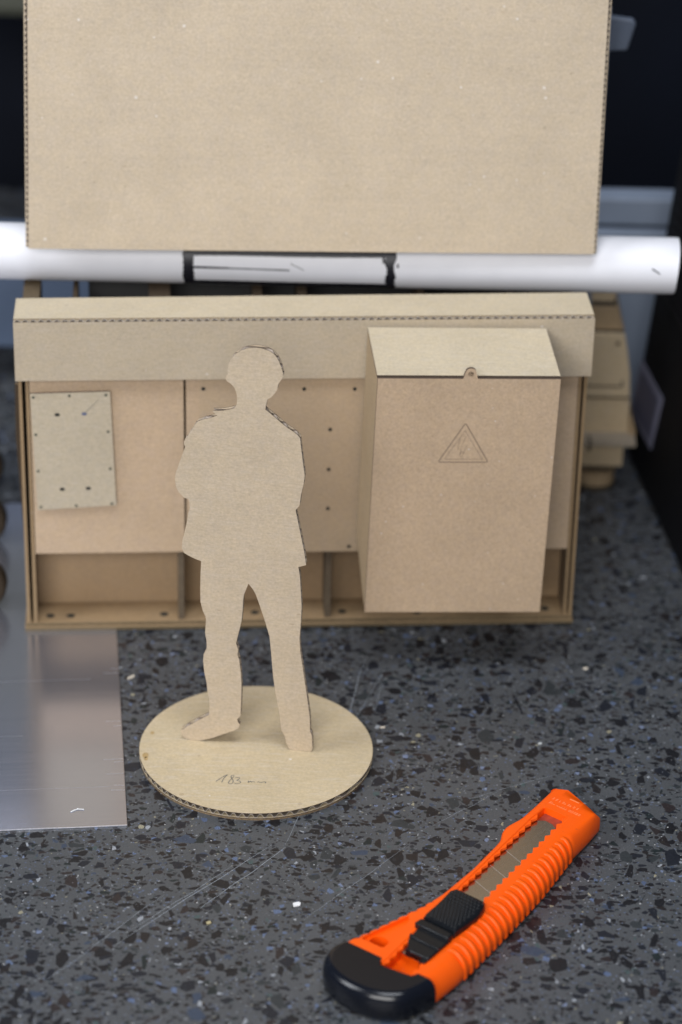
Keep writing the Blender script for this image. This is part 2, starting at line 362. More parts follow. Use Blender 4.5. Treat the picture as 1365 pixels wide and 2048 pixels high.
# base board (two layers) with holes
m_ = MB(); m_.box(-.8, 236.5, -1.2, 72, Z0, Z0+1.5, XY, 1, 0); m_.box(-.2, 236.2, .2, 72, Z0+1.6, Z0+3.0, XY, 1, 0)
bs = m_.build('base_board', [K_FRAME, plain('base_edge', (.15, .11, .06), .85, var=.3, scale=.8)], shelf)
for s_, t_ in ((9.8, 6.4), (18.6, 6.2), (58.9, 6.4), (98.2, 6.8), (136.2, 6.6), (168.8, 5.0), (225, 6.6)):
    m_ = MB(); m_.disc(s_, t_, 1.9, XY, Z0+3.05, 0, 1.7); m_.build('screw_hole', HOLE, bs)
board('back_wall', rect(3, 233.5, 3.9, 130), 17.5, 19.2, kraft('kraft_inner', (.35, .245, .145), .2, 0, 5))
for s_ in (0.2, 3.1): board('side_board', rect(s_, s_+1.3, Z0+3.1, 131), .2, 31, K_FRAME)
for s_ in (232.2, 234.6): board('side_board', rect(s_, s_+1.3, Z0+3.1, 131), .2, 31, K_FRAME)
for s_ in (65.0, 128.2): 
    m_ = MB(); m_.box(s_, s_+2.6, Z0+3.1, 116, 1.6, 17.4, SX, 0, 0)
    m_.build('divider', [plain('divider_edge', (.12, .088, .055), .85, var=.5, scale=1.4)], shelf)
# cover boards
def cover(name, a0_, a1_, b0_, b1_, w0=0.0, mat=K_COVER, th=1.4, skew=0.0):
    return board(name, [(a0_+skew, b0_), (a1_+skew, b0_), (a1_, b1_), (a0_, b1_)], w0, w0+th, mat, edge=EDGE)
c1 = cover('cover_board', 4.7, 67.9, 38.0, 120.5, skew=.1)
c2 = cover('cover_board', 68.9, 150, 37.4, 120.5)
c3 = cover('cover_board', 151, 232.0, 37.2, 120.5)
pl_ = board('overlay_board', rect(74.4, 143, 37.6, 120.3), -.7, -.02, kraft('kraft_overlay', (.48, .365, .245), .3, 0, 19), parent=c2, edge=CUT)
for s_, z_ in ((76.1, 115), (117.8, 114.5), (138.8, 114.3), (128.9, 95.7), (128.6, 77), (128.6, 58.4), (137.9, 39.9)):
    m_ = MB(); m_.disc(s_, z_, .85, SX, -.74); m_.build('rivet_hole', HOLE, c2)
# small plate
np_ = board('small_plate', [(6.3, 59.7), (39.4, 61.6), (37.7, 114.6), (4.95, 113.9)], -1.6, -.6, K_PLATE, edge=EDGE)
for s_, z_ in ((6.2, 112.2), (21, 112.8), (36.0, 113.0), (6.7, 95.1), (36.6, 96.1), (7.2, 78.1), (37.1, 78.9), (7.8, 61.2), (22.6, 61.6), (37.5, 62.4)):
    m_ = MB(); m_.disc(s_, z_, .62, SX, -1.64); m_.build('rivet_hole', plain('rivet_hole', (.05, .06, .04), .8) if s_ == 6.2 else bpy.data.materials['rivet_hole'], np_)
for s_, z_ in ((15.8, 104.2), (16.9, 69.5), (27.8, 69.8)):
    m_ = MB(); m_.disc(s_, z_, 1.15, SX, -1.64, 0, .75); m_.build('slot_hole', HOLE, np_)
m_ = MB(); m_.disc(26.9, 104.5, 1.15, SX, -1.64, 0, .75); m_.build('slot_hole', plain('blue_rivet', (.10, .12, .2), .5), np_)
m_ = MB(); m_.ribbon([(26.9, 104.8), (29.5, 107.3), (33, 111)], .22, SX, -1.65); m_.build('scratch', PENCIL, np_)
# overhanging fascia and roof: corrugated, flutes upright
m_ = MB(); corrugated(m_, rect(-.8, 236.8, 120.4, 146.6), 3.0, 3.2, 1, Fr((0, 0, 0), (1, 0, 0), (0, 0, 1), (0, 1, 0)), -3.2, .28, endslot=3)
m_.build('fascia', [K_FASCIA, CUT, plain('flute_shade', (.12, .10, .08), .85), plain('flute_pale', (.75, .70, .66), .85, var=.2)], shelf)  # dark sheet colour paints the shade between the pale flute ends
m_ = MB(); m_.prism([(-.8, -.15), (236.8, -.15), (236.9, 22.6), (-.5, 20.6)], 145.2, 146.9, XY, 1, 0); m_.build('roof', [K_ROOF, CUT], shelf)
m_ = MB(); m_.box(0.5, 235.5, -.1, 20, 131.5, 133, XY); m_.build('ceiling_board', K_FRAME, shelf)
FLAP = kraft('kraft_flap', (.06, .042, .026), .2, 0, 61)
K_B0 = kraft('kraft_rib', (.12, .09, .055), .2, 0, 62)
# rear frame the paper roll lies on, coloured near black for the gap's shade
for s_, d_ in ((1.0, 7), (22, 2), (54, 9), (98, 4), (117, 4), (168, 3), (206, 3), (230, 4)):
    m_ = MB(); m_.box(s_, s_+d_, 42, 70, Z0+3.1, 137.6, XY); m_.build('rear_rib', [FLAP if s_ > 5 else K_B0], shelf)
m_ = MB(); m_.box(28, 234, 70.2, 71.6, Z0+3.1, 134, XY); m_.build('rear_board', [plain('grey_card', (.045, .045, .045), .8)], shelf)
board('side_flap', [(-.6, 44), (-.2, 30), (-.2, 112), (-1.9, 112), (-2.4, 88), (-1.5, 66)], 12, 13.5, FLAP)

# ------------------------------------------------------------------ electric box model
EB = empty('cardboard_cabinet', SO, SA, label='cardboard electrical cabinet model with a lightning warning triangle, hung on the front of the shelf', cat='cardboard model')
g15 = math.radians(1.45)
EF = Fr((141.9, -42, 31.4), (math.cos(g15), 0, -math.sin(g15)*.6), (math.sin(g15), 0, math.cos(g15)), (-.042, 1, 0))
W_, H_ = 73.3, 107.2
hc = (37.1, 109.2)
hole = [(hc[0]+1.25*math.cos(PI/2-2*PI*i/20), hc[1]+1.05*math.sin(PI/2-2*PI*i/20)) for i in range(21)]
tabp = [(34.2, H_), (34.5, 108.6), (35.0, 110.2)] + [(37.1+2.1*math.cos(a), 110.0+1.75*math.sin(a)) for a in [PI*(1-i/8) for i in range(9)]] + [(39.2, 110.1), (39.6, 108.6), (40.0, H_)]
top_i = 7
left = tabp[:top_i+1]; right = tabp[top_i:]
poly = [(0, 0), (0, H_)] + left + hole + [left[-1]] + right[1:] + [(W_, H_), (W_, 0)]
m_ = MB(); m_.prism(poly, 0, 1.4, EF, 1, 0); fp = m_.build('front_panel', [K_BOX, EDGE], EB)
m_ = MB()
tc_ = (36.6, 0)
def tri(s): return [(36.4, 86.6+1.2*(s-1)*6), (36.4-9.9*s, 86.6-16.4+(1-s)*3.0), (36.4+9.9*s, 86.6-16.4+(1-s)*3.0)]
def rounded(p, r):
    out = []
    for i in range(3):
        a, b, c = Vector(p[i-1]), Vector(p[i]), Vector(p[(i+1) % 3])
        for k in range(5):
            t_ = k/4; q1 = b+(a-b).normalized()*r; q2 = b+(c-b).normalized()*r
            out.append(tuple(q1*(1-t_)**2+b*2*t_*(1-t_)+q2*t_*t_))
    return out
m_.ribbon(rounded([(36.4, 87.6), (26.3, 70.0), (46.7, 70.0)], .9), .36, EF, -.04, 0, True)
m_.ribbon(rounded([(36.4, 84.2), (28.8, 71.3), (44.2, 71.3)], .1), .16, EF, -.04, 0, True)
m_.ribbon([(34.8, 81.6), (37.0, 81.6), (35.3, 76.9), (37.6, 77.6), (36.2, 73.6)], .15, EF, -.04)
m_.ribbon([(34.8, 81.6), (33.9, 75.6), (35.3, 76.3), (35.2, 73.0)], .15, EF, -.04)
m_.ribbon([(34.9, 74.3), (35.4, 72.0), (36.6, 74.2), (36.0, 74.6), (34.9, 74.3)], .15, EF, -.04)
m_.build('warning_symbol', ENGR, fp)
D_ = 37.4
SB = EF
def sidewall(u0, u1, name):
    m = MB(); m.prism([(1.5, .1), (D_, 16.3), (D_, H_+4.3), (1.5, H_-.9)], u0, u1, Fr(EF.o, EF.w, EF.v, EF.u), 1, 0)
    return m.build(name, [kraft('kraft_box_side', (.42, .32, .20), .3, 0, 8) if u0 < 5 else bpy.data.materials['kraft_box_side'], EDGE], EB)
sidewall(.05, 1.4, 'side_wall'); sidewall(W_-1.4, W_-.05, 'side_wall')
rs = (EF.w*(D_-1.4)+EF.v*4.8).normalized(); rn = rs.cross(EF.u); rn = rn if rn.z > 0 else -rn
m_ = MB(); m_.prism([(-.1, 0), (W_+.1, 0), (W_+.1, D_-1.3), (-.1, D_-1.3)], 0, 1.2, Fr(EF.p(0, H_-.45, 1.6), EF.u, rs, rn), 1, 0)
m_.build('roof', [K_ROOF, EDGE], EB)
m_ = MB(); m_.box(1.5, W_-1.5, 17, H_+4, D_-1.6, D_-.2, EF); m_.build('rear_wall', [K_FRAME], EB)
m_ = MB(); m_.prism([(1.6, .9), (D_-1.7, 16.9), (D_-1.7, 18), (1.6, 2.0)], 1.5, W_-1.5, Fr(EF.o, EF.w, EF.v, EF.u)); m_.build('floor', [K_FRAME], EB)

# ------------------------------------------------------------------ paper roll
PAPER = plain('white_paper', (.82, .82, .86), .55, var=.02, scale=.1)
INK = plain('marker_ink', (.012, .012, .018), .45, var=.5, scale=1)
RT = 12.1; TZ, TY = 150.0, 156.5
roll = empty('paper_roll', (0, TY, TZ), label='long white rolled paper tube with a black marker rectangle, lying behind the shelf roof', cat='paper roll')
X0, X1 = -330, 171.5
m_ = MB(); n = 72; rg = []
for x in [X0+(X1-X0)*i/40 for i in range(41)] + [X1]:
    k = 1.0 if x < X1-1 else .995; rg.append([(x+(.9*math.sin(2*PI*j/n) if x > X1-3 else 0), RT*k*math.cos(2*PI*j/n), RT*k*math.sin(2*PI*j/n)) for j in range(n)])
for x in (X1, X1-6): rg.append([(x, (RT-.5)*math.cos(2*PI*j/n), (RT-.5)*math.sin(2*PI*j/n)) for j in range(n)])
m_.rings(rg, 0, True, False)
for q in range(3):     # inner turns of the sheet
    rr = RT-1.2-q*.7; r2 = [[(x, rr*math.cos(2*PI*j/n), rr*math.sin(2*PI*j/n)) for j in range(n)] for x in (X0, X1-.6-q*.3)]; m_.rings(r2, 0, True, False)
m_.build('paper', PAPER, roll, smooth=50)
def on_roll(x0, x1, a0_, a1_, name, mat, jag=0.0, ang=0.0):
    m = MB(); nx = max(2, int(abs(x1-x0)/1.5)); na = max(2, int(abs(a1_-a0_)/3)); g = []
    for i in range(nx+1):
        for j in range(na+1):
            x = x0+(x1-x0)*i/nx; a = math.radians(a0_+(a1_-a0_)*j/na+ang*i/nx)
            if i in (0, nx): x += jag*(0.5*math.sin(j*.45+i)+.8*random.uniform(-1, 1))
            if j in (0, na): a += math.radians(jag*(1.2*math.sin(i*.13+j)+.5*random.uniform(-1, 1)))
            g.append((x, (RT+.06)*-math.cos(a), (RT+.06)*math.sin(a)))
    m.add(g, [[i*(na+1)+j, (i+1)*(na+1)+j, (i+1)*(na+1)+j+1, i*(na+1)+j+1] for i in range(nx) for j in range(na)])
    return m.build(name, mat, roll)
# angle 0 = towards the camera side, 90 = up
on_roll(-37.2, 52.6, 21, 35, 'marker_line', INK, .5, 4.0)
on_roll(-37.2, 52.6, -58, -37, 'marker_line', INK, .5, 0)
on_roll(-37.2, -32.6, -56, 36, 'marker_line', INK, .3)
on_roll(48.3, 52.4, -56, 39, 'marker_line', INK, .6)
on_roll(46.6, 47.8, 14, 34, 'marker_line', INK, .4)
on_roll(53.0, 53.7, 6, 14, 'marker_line', INK, .2)
on_roll(-36, 8, -3.5, -.3, 'marker_line', INK, .3, -2.5)
on_roll(-36, -18, -4.2, .4, 'marker_line', INK, .3, -1)
on_roll(8, 14, 9, 10.5, 'marker_line', PENCIL, .3, -14)
on_roll(160.5, 164, 14, 17, 'marker_line', INK, .2, -10)

# ------------------------------------------------------------------ tall cardboard sheet
b0 = Vector((-100.9, 134.5, 160.3)); ay = math.radians(1.7); al = math.radians(11)
pw = Vector((math.cos(ay), math.sin(ay), 0)); pb = Vector((-pw.y, pw.x, 0)); pu = math.cos(al)*Vector((0, 0, 1))+math.sin(al)*pb; pn = pw.cross(pu)   # pn towards the camera
PF = Fr((0, 0, 0), pw, pu, -pn)
PH = 128
outer = [(-1.3, .3), (237.5, .2), (239.7, PH), (-.2, PH)]
inner = [(0, 0), (236.4, .35), (238.2, PH), (1.6, PH)]
m_ = MB(); corrugated(m_, outer, 2.3, 2.5, 0, PF, 0, .28, inset=inner, bev=1.5, endslot=3)
pan = m_.build('cardboard_sheet', [K_PANEL, CUT, plain('flute_panel_shade', (.10, .08, .065), .85, var=.3, scale=1), plain('flute_panel_end', (.50, .43, .36), .85, var=.3, scale=1)]); pan.location = b0*S  # paper between the liners darkened to stand for shade in the flutes
for u_ in (70, 168):                       # hidden easel legs behind the sheet
    m_ = MB(); m_.prism([(2.4, 82), (2.4, 72), (47, 0), (96, -141), (103, -139), (55, 4)], u_, u_+2, Fr((0, 0, 0), -pn*1.0, pu, pw))
    lg = m_.build('easel_leg', [K_B0], pan); 
tag(pan, 'tall blank corrugated cardboard sheet leaning back above the shelf, resting on the white roll', 'cardboard sheet')

# ------------------------------------------------------------------ background
NAVY = plain('dark_navy', (.0035, .005, .010), .7, spec=.15, var=.4, scale=.01)
m_ = MB(); m_.box(-700, 700, 610, 640, 0, 138, XY); bk = m_.build('back_wall', NAVY); tag(bk, kind='structure')
BLUEG = plain('blue_grey_paint', (.23, .27, .34), .5, var=.15, scale=.02)
m_ = MB(); m_.box(40, 260, 330, 345, 98, 112, XY); m_.box(40, 260, 326, 345, 0, 96, XY)
g_ = m_.build('grey_board', BLUEG, bevel=1); tag(g_, 'blurred blue grey board behind the right end of the white roll', 'board')
m_ = MB(); m_.box(-260, -92, 332, 345, 24, 88, XY)
for x_ in (-250, -100): m_.box(x_, x_+6, 334, 343, 0, 24, XY)
g_ = m_.build('grey_board', plain('slate_paint', (.075, .105, .165), .5, var=.15, scale=.02), bevel=1); tag(g_, 'blurred slate board at the left edge below the roll end', 'board')
# olive box, top left corner
m_ = MB(); m_.box(-260, -60, 470, 520, 150, 300, XY); m_.box(-118, -70, 475, 515, 0, 150, XY)
g_ = m_.build('storage_box', plain('olive_grey', (.06, .062, .045), .6), bevel=6); tag(g_, 'out of focus olive grey shape in the top left corner', 'box')

# black case at the right
cb0 = Vector((170, 277, 0)); cb1 = Vector((186.3, 146.5, 0)); cdv = (cb1-cb0).normalized(); lean = math.radians(5.5)
cr = Vector((-cdv.y, cdv.x, 0));  cr = cr if cr.x > 0 else -cr
cu = math.cos(lean)*Vector((0, 0, 1))+math.sin(lean)*cr; cn = cdv.cross(cu); cn = cn if cn.x < 0 else -cn       # cn faces left
CFm = Fr(cb0, cdv, cu, -cn)
case = empty('black_case', (0, 0, 0), label='large black ribbed case standing at the right edge with a pale sticker', cat='case')
BLK = plain('black_shell', (.003, .003, .0045), .7, spec=.2, var=.3, scale=.2)
m_ = MB(); m_.box(0, 240, 1, 300, 0, 70, CFm); m_.build('body', BLK, case, bevel=3)
m_ = MB()
for k in range(22): m_.box(14, 236, 92+k*5.2, 94.6+k*5.2, -.9, .6, CFm)
m_.build('ribbed_panel', plain('black_rib', (.006, .005, .006), .65, spec=.2), case, bevel=.4)
def on_case(px, py):
    d = CF + CR*((px-682.5)/FPX) - CU*((py-1024)/FPX); t_ = ((cb0-CAM).dot(cn))/d.dot(cn); g = CAM+d*t_-cb0; return (g.dot(cdv), g.dot(cu))
q = [on_case(1284, 716), on_case(1328, 798), on_case(1303, 900), on_case(1262, 822)]
m_ = MB(); m_.prism(q, -.35, -.05, CFm); st_ = m_.build('sticker', plain('sticker_paper', (.22, .22, .30), .5), case)
ce = Vector((sum(a for a, b in q)/4, sum(b for a, b in q)/4)); qi = [tuple(ce+(Vector(p)-ce)*.78) for p in q]
m_ = MB(); m_.prism(qi, -.6, -.4, CFm); m_.build('sticker_print', plain('sticker_print', (.10, .10, .15), .5), st_)
# plastic tab peeking out behind the sheet
tb = empty('plastic_holder', (150, 232, 0), label='pale grey plastic tab peeking out behind the top right edge of the tall sheet', cat='holder')
m_ = MB(); m_.box(-14, -6, -4, 4, 0, 240); m_.build('post', plain('post_grey', (.2, .22, .26), .4), tb)
m_ = MB(); m_.prism([(-14, 219), (2.5, 220), (4, 226), (5.6, 232.5), (4, 234.2), (-14, 236.5)], -2, 2, XZ); m_.build('tab', plain('tab_plastic', (.10, .12, .16), .4), tb, bevel=1)

# vehicle model behind the shelf, its front end shows to the right
VH = empty('cardboard_vehicle', (0, 232, 0), label='cardboard vehicle model with stepped cab and bumper, behind the right end of the shelf', cat='cardboard model')
def vp(name, poly, w0, w1, mat=K_BACK, parent=VH, **k):
    m = MB(); m.prism(poly, w0, w1, XZ, 0, 0); return m.build(name, [mat], parent, **k)
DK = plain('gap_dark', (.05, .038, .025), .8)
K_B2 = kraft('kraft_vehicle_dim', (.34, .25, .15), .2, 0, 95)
K_B3 = kraft('kraft_vehicle_pale', (.50, .40, .265), .2, 0, 97)
vp('upper_cab', [(60, 95), (156.3, 95), (156.3, 103), (60, 103)], 12, 60, K_BACK)
vp('cab_groove', [(60, 93), (157.3, 93), (157.3, 94.9), (60, 94.9)], 11, 60, DK)
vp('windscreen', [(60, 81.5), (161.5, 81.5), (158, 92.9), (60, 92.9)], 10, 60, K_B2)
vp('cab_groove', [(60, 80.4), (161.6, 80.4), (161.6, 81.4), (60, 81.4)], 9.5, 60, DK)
hd = vp('hood', [(60, 49), (165.8, 49), (165.3, 60), (163.2, 73), (161.6, 80.3), (60, 80.3)], 6, 60, K_B3)
m_ = MB(); m_.ribbon([(100, 54.2), (161.2, 54.2), (161.9, 54.4), (161.9, 57.4)], .9, XZ, 5.9); m_.build('panel_line', DK, hd)
m_ = MB(); m_.disc(158.6, 76.3, 1.0, XZ, 5.9); m_.build('rivet', DK, hd)
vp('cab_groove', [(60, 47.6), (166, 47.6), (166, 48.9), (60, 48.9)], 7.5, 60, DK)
vp('grille_board', [(60, 30), (166.6, 30), (166.2, 47.5), (60, 47.5)], 7, 60, K_BACK)
bp = vp('bumper', [(60, 27.3), (169.3, 27.3), (169.6, 28.6), (169.3, 30), (60, 30)], -3, 56, plain('pale_edge', (.30, .25, .19), .8, var=.2))
vp('bumper_side', [(166.7, 30.1), (170.0, 30.1), (166.9, 42)], 4, 50, K_B2)
m_ = MB(); m_.box(147.4, 148.4, 24.9, 30.6, -3.6, 2, XZ); m_.build('tow_pin', DK, bp)
vp('lower_box', [(60, 13), (164.6, 13), (164.6, 26.2), (60, 26.2)], 5, 56, K_B3)
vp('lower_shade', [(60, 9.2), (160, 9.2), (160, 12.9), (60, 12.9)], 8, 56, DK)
wh = MB(); 
for r_, z0_, z1_, mi in ((9.5, 3, 8.9, 0), (6.6, 2.4, 3.0, 1)): wh.disc(152.5, 12, r_, XY, z0_, mi, r_, 40, z1_)
wh.disc(152.5, 12, 9.8, XY, .1, 1, 9.8, 40, 2.4)
wh.build('wheel', [K_B2, DK], VH)

# cardboard wheels at the left edge
WM = kraft('kraft_wheel', (.045, .032, .020), .2, 0, 17)
WHG = 'cardboard wheels standing at the left edge'
for k, (x_, y_, r_, lb) in enumerate(((-124.5, 112, 11.8, 'nearest and largest of the blurred brown wheels at the left edge'),
                                  (-131.0, 172, 11.2, 'middle one of the blurred brown wheels at the left edge'),
                                  (-138.5, 226, 10.6, 'farthest and smallest of the blurred brown wheels at the left edge'))):
    wt = empty('model_wheel', (x_, y_, .65 if y_ < 200 else .65), 0, label=lb, cat='wheel', group=WHG)
    m_ = MB(); m_.disc(0, r_, r_, XZ, -5, 0, r_, 48, 5); m_.build('tyre', [WM], wt, bevel=2.5, segs=4, smooth=50)
    m_ = MB(); m_.disc(0, r_, r_*.35, XZ, -6, 0, r_*.35, 24, 6); m_.build('hub', [DK], wt)

# ------------------------------------------------------------------ utility knife
kn = empty('utility_knife', (49.0, -158.9, 0), math.radians(51.6), label='orange snap-off utility knife with black slider and black end cap lying on the terrazzo', cat='utility knife')
def orange():
    t = NT('orange_plastic'); n = t.noise(t.mm(), .08, 3).outputs[0]; n2 = t.noise(t.mm(), .7, 3).outputs[0]
    c = t.mix(n, c4((.95, .098, .002)), c4((.98, .122, .003)))
    c = t.mix(t.math('MULTIPLY', t.step(n2, .62, .8), .12), c, c4((.75, .10, .02)))
    n3 = t.noise(t.mm(), .35, 5, .75).outputs[0]
    c = t.mix(t.math('MULTIPLY', t.step(n3, .60, .72), .35), c, c4((.50, .07, .02)))
    t.bump(t.noise(t.mm(), 1.2, 3, .7).outputs[0], .12, .04)
    return t.fin(c, t.val(n2, .32, .44), spec=.32)
ORG = orange()
PINK = plain('orange_recess', (.85, .11, .03), .45, var=.15)
def lerp(tab_, x):
    if x <= tab_[0][0]: return tab_[0][1]
    for (a, b), (c, d) in zip(tab_, tab_[1:]):
        if x <= c:
            t_ = (x-a)/(c-a); return b+(d-b)*t_
    return tab_[-1][1]
def sm(tab_, x, h=1.5): return (lerp(tab_, x-h)+lerp(tab_, x)*2+lerp(tab_, x+h))/4
VL = [(0, 25.6), (9.3, 24.2), (18.8, 21.6), (36, 18), (45.4, 15.9), (56.4, 15.2), (75.8, 16.2), (94, 18.6), (98, 19.4), (102, 21.9), (106, 22.9), (110, 22.4), (114, 21.8), (124, 22.5), (136.6, 23.8), (145, 24.5)]
VC = [(0, -9.6), (12, -9.6), (26.6, -8.2), (60, -3.6), (109.2, 1.4), (120, 1.8), (128, 1.5), (136.3, 1.6), (145, 1.7)]
VR = [(0, -14.4), (11, -15.6), (26, -15.4), (36.5, -14.4), (53, -12.6), (70, -10.5), (88.5, -7.8), (112, -3.0), (128, -1.2), (140, .9), (146, 2.2)]
SL = [(0, 5.2), (8, 5.5), (45, 9.9), (64.7, 12.5), (116, 18.1), (125, 18.5)]
SR = [(0, -7.6), (12, -6.9), (60, -.4), (124, 7.6), (130, 8.4)]
KT = 11.0
def uend(v): return 143.0-(v-14.5)*.55 if v > 14.5 else 143.0-(14.5-v)*.42
def ktop(u): return KT
def section(u, slot):
    h = KT; vl, vc, vr = sm(VL, u), sm(VC, u), sm(VR, u)
    if 12 < u < 50: vl += .38*math.sin((u-12)*2*PI/4.3)
    fl = lerp([(20, 5.2), (30, 7.2)], u) if slot else h
    sl, sr = lerp(SL, u), lerp(SR, u)
    pts = [(vl-1.4, .25), (vl-.3, 1.4), (vl, 3.2), (vl, h-2.6), (vl-.35, h-1.0), (vl-1.3, h-.1), (vl-2.0, h)]
    pts += [(sl+.35, h), (sl, h-.35), (sl, fl if slot else h-.35001), (sr, fl if slot else h-.35001), (sr, h-.35), (sr-.35, h)]
    if not slot: pts[-6:] = [(sl+.35, h), (sl, h), (sl-.2, h), (sr+.2, h), (sr, h), (sr-.35, h)]
    d = vc-vr
    pts += [(vc, h)]
    for k in range(1, 8):
        a = PI/2*k/7; g_ = .5*min(1, max(0, (u-28.5)/1.2))*min(1, max(0, (116-u)/1.2))*math.sin(min(PI, a*2.6)) if k < 7 else 0
        pts.append((vc-(d-g_)*math.sin(a), 4.0+(h-4.0-g_)*math.cos(a)))
    pts += [(vr+.15, 2.2), (vr+1.0, .8), (vr+2.6, .25)]
    out = []
    for v, z in pts:
        uu = min(u, uend(v)); out.append((uu, v, z))
    return out
us = [9.0+i*.72 for i in range(int((125.2-9)/.72))]
rg = [section(u, True) for u in us] + [section(125.4, True), section(125.6, False)] + [section(u, False) for u in (127, 128.5, 130, 131.5, 133, 134.5, 136, 137.5, 139, 140.5, 142, 143, 144)]
# tip: lower the top towards the very end for the facet
fin_ = []
for r_ in rg:
    q = []
    for (u, v, z) in r_:
        de = uend(v)-u
        if z > 5 and v < 14.4 and de < 3.2: z = min(z, KT-(3.2-max(de, 0))*1.0)
        q.append((u, v, z))
    fin_.append(q)
m_ = MB(); m_.rings(fin_, 0)
body = m_.build('body', ORG, kn, smooth=38)
# triangular pocket with an eyelet, cut with a temporary boolean
def cut(target, cutters):
    for c in cutters:
        b = target.modifiers.new('cut', 'BOOLEAN'); b.operation = 'DIFFERENCE'; b.solver = 'EXACT'; b.object = c
    dg = bpy.context.evaluated_depsgraph_get(); dg.update()
    me = bpy.data.meshes.new_from_object(target.evaluated_get(dg)); target.modifiers.clear(); target.data = me
    me.name = target.name
    for c in cutters: bpy.data.objects.remove(c, do_unlink=True)
def rnd_poly(p, r):
    out = []; n_ = len(p)
    for i in range(n_):
        a, b, c = Vector(p[i-1]), Vector(p[i]), Vector(p[(i+1) % n_])
        q1 = b+(a-b).normalized()*r; q2 = b+(c-b).normalized()*r
        for k in range(6):
            t_ = k/5; out.append(tuple(q1*(1-t_)**2+b*2*t_*(1-t_)+q2*t_*t_))
    return out
m_ = MB(); m_.prism(rnd_poly([(15.0, 20.6), (37.0, 15.6), (34, 13.4), (15.6, 10.6)], 1.5), 9.5, 14); cu1 = m_.build('cutter', ORG, kn)
m_ = MB(); m_.disc(18.9, 15.2, 3.2, XY, -1, 0, 3.5, 28, 12); cu2 = m_.build('cutter', ORG, kn)
bpy.context.view_layer.update()
cut(body, [cu1, cu2]); body.data.set_sharp_from_angle(angle=math.radians(38))
# inner teeth along both rails
def teeth(name, edge, sgn, z0_, z1_, u0, u1, pitch, dep, base):
    m = MB(); u = u0
    while u < u1:
        v0 = lerp(edge, u); v1 = lerp(edge, u+pitch)
        m.prism([(u, v0+sgn*base), (u+pitch-.02, v1+sgn*base), (u+pitch-.02, v1-sgn*.3), (u+pitch*.62, lerp(edge, u+pitch*.62)-sgn*dep), (u, v0-sgn*.3)], z0_, z1_)
        u += pitch
    return m.build(name, ORG, body, bevel=.18)
teeth('tooth_row', [(a, b) for a, b in SL], 1, 9.3, 10.6, 8.6, 118, 4.65, 1.35, .3)
teeth('tooth_row', [(a, b) for a, b in SR], -1, 8.9, 10.8, 9.6, 122, 4.65, 1.7, .4)
# finger ribs wrapping over the right edge
for k in range(21):
    u = 30.5+k*4.12; vc, vr = lerp(VC, u)+.2, lerp(VR, u); d = vc-vr; path = []
    for j in range(15):
        a = PI/2*j/14*1.08
        path.append((vc-d*math.sin(min(a, PI/2))-.05, 4.0+(KT-4.0)*math.cos(a)+.05, .26+.52*math.sin(PI*min(1, (j+.6)/13))))
    path += [(vr-.05, 2.4, .5), (vr+.2, 1.2, .15)]
    rg = []
    for (v, z, r_) in path:
        # ring in the plane spanned by u and the surface normal
        cx = vc; nv, nz = (v-(vc)), (z-4.0); l = math.hypot(nv, nz) or 1; nv, nz = nv/l, nz/l
        rg.append([(u+1.0*math.cos(2*PI*i/10), v+nv*r_*math.sin(2*PI*i/10), z+nz*r_*math.sin(2*PI*i/10)) for i in range(10)])
    m_ = MB(); m_.rings(rg, 0); m_.build('grip_rib', ORG, body, smooth=60)
# blade
def blade_mat():
    t = NT('blade_steel'); n = t.noise(t.mm(.15, 1.2, 1), 1.0, 4, .65).outputs[0]
    return t.fin(t.mix(n, c4((.42, .39, .34)), c4((.55, .52, .46))), t.val(n, .17, .30), 1.0)
BLD = blade_mat()
m_ = MB()
def bl(u, k): return lerp(SR, u)+.4+(lerp(SL, u)-lerp(SR, u)-.8)*k
m_.prism([(20, bl(20, 0)), (118, bl(118, 0)), (120.5, bl(120, .35)), (120.8, bl(120, .7)), (118.5, bl(118, .98)), (20, bl(20, .98))], 8.4, 8.9)
blade = m_.build('blade', BLD, kn, bevel=.1)
m_ = MB(); m_.prism([(115, bl(115, 0)), (125.3, bl(125.3, 0)), (125.3, bl(125.3, 1)), (60, bl(60, 1)), (60, bl(60, .86)), (113, bl(113, .84))], 7.25, 8.3); m_.build('blade_reflection', plain('reflection_red', (.34, .05, .025), .5, var=.2), kn)  # red piece put in as the orange teeth's reflection around the blade
m_ = MB()
for u in (72, 83.5, 95): m_.ribbon([(u, bl(u, .95)), (u-3.2, bl(u-3, .05))], .15, XY, 8.93)
m_.build('score_line', plain('score_line', (.75, .68, .62), .4, .5), blade)
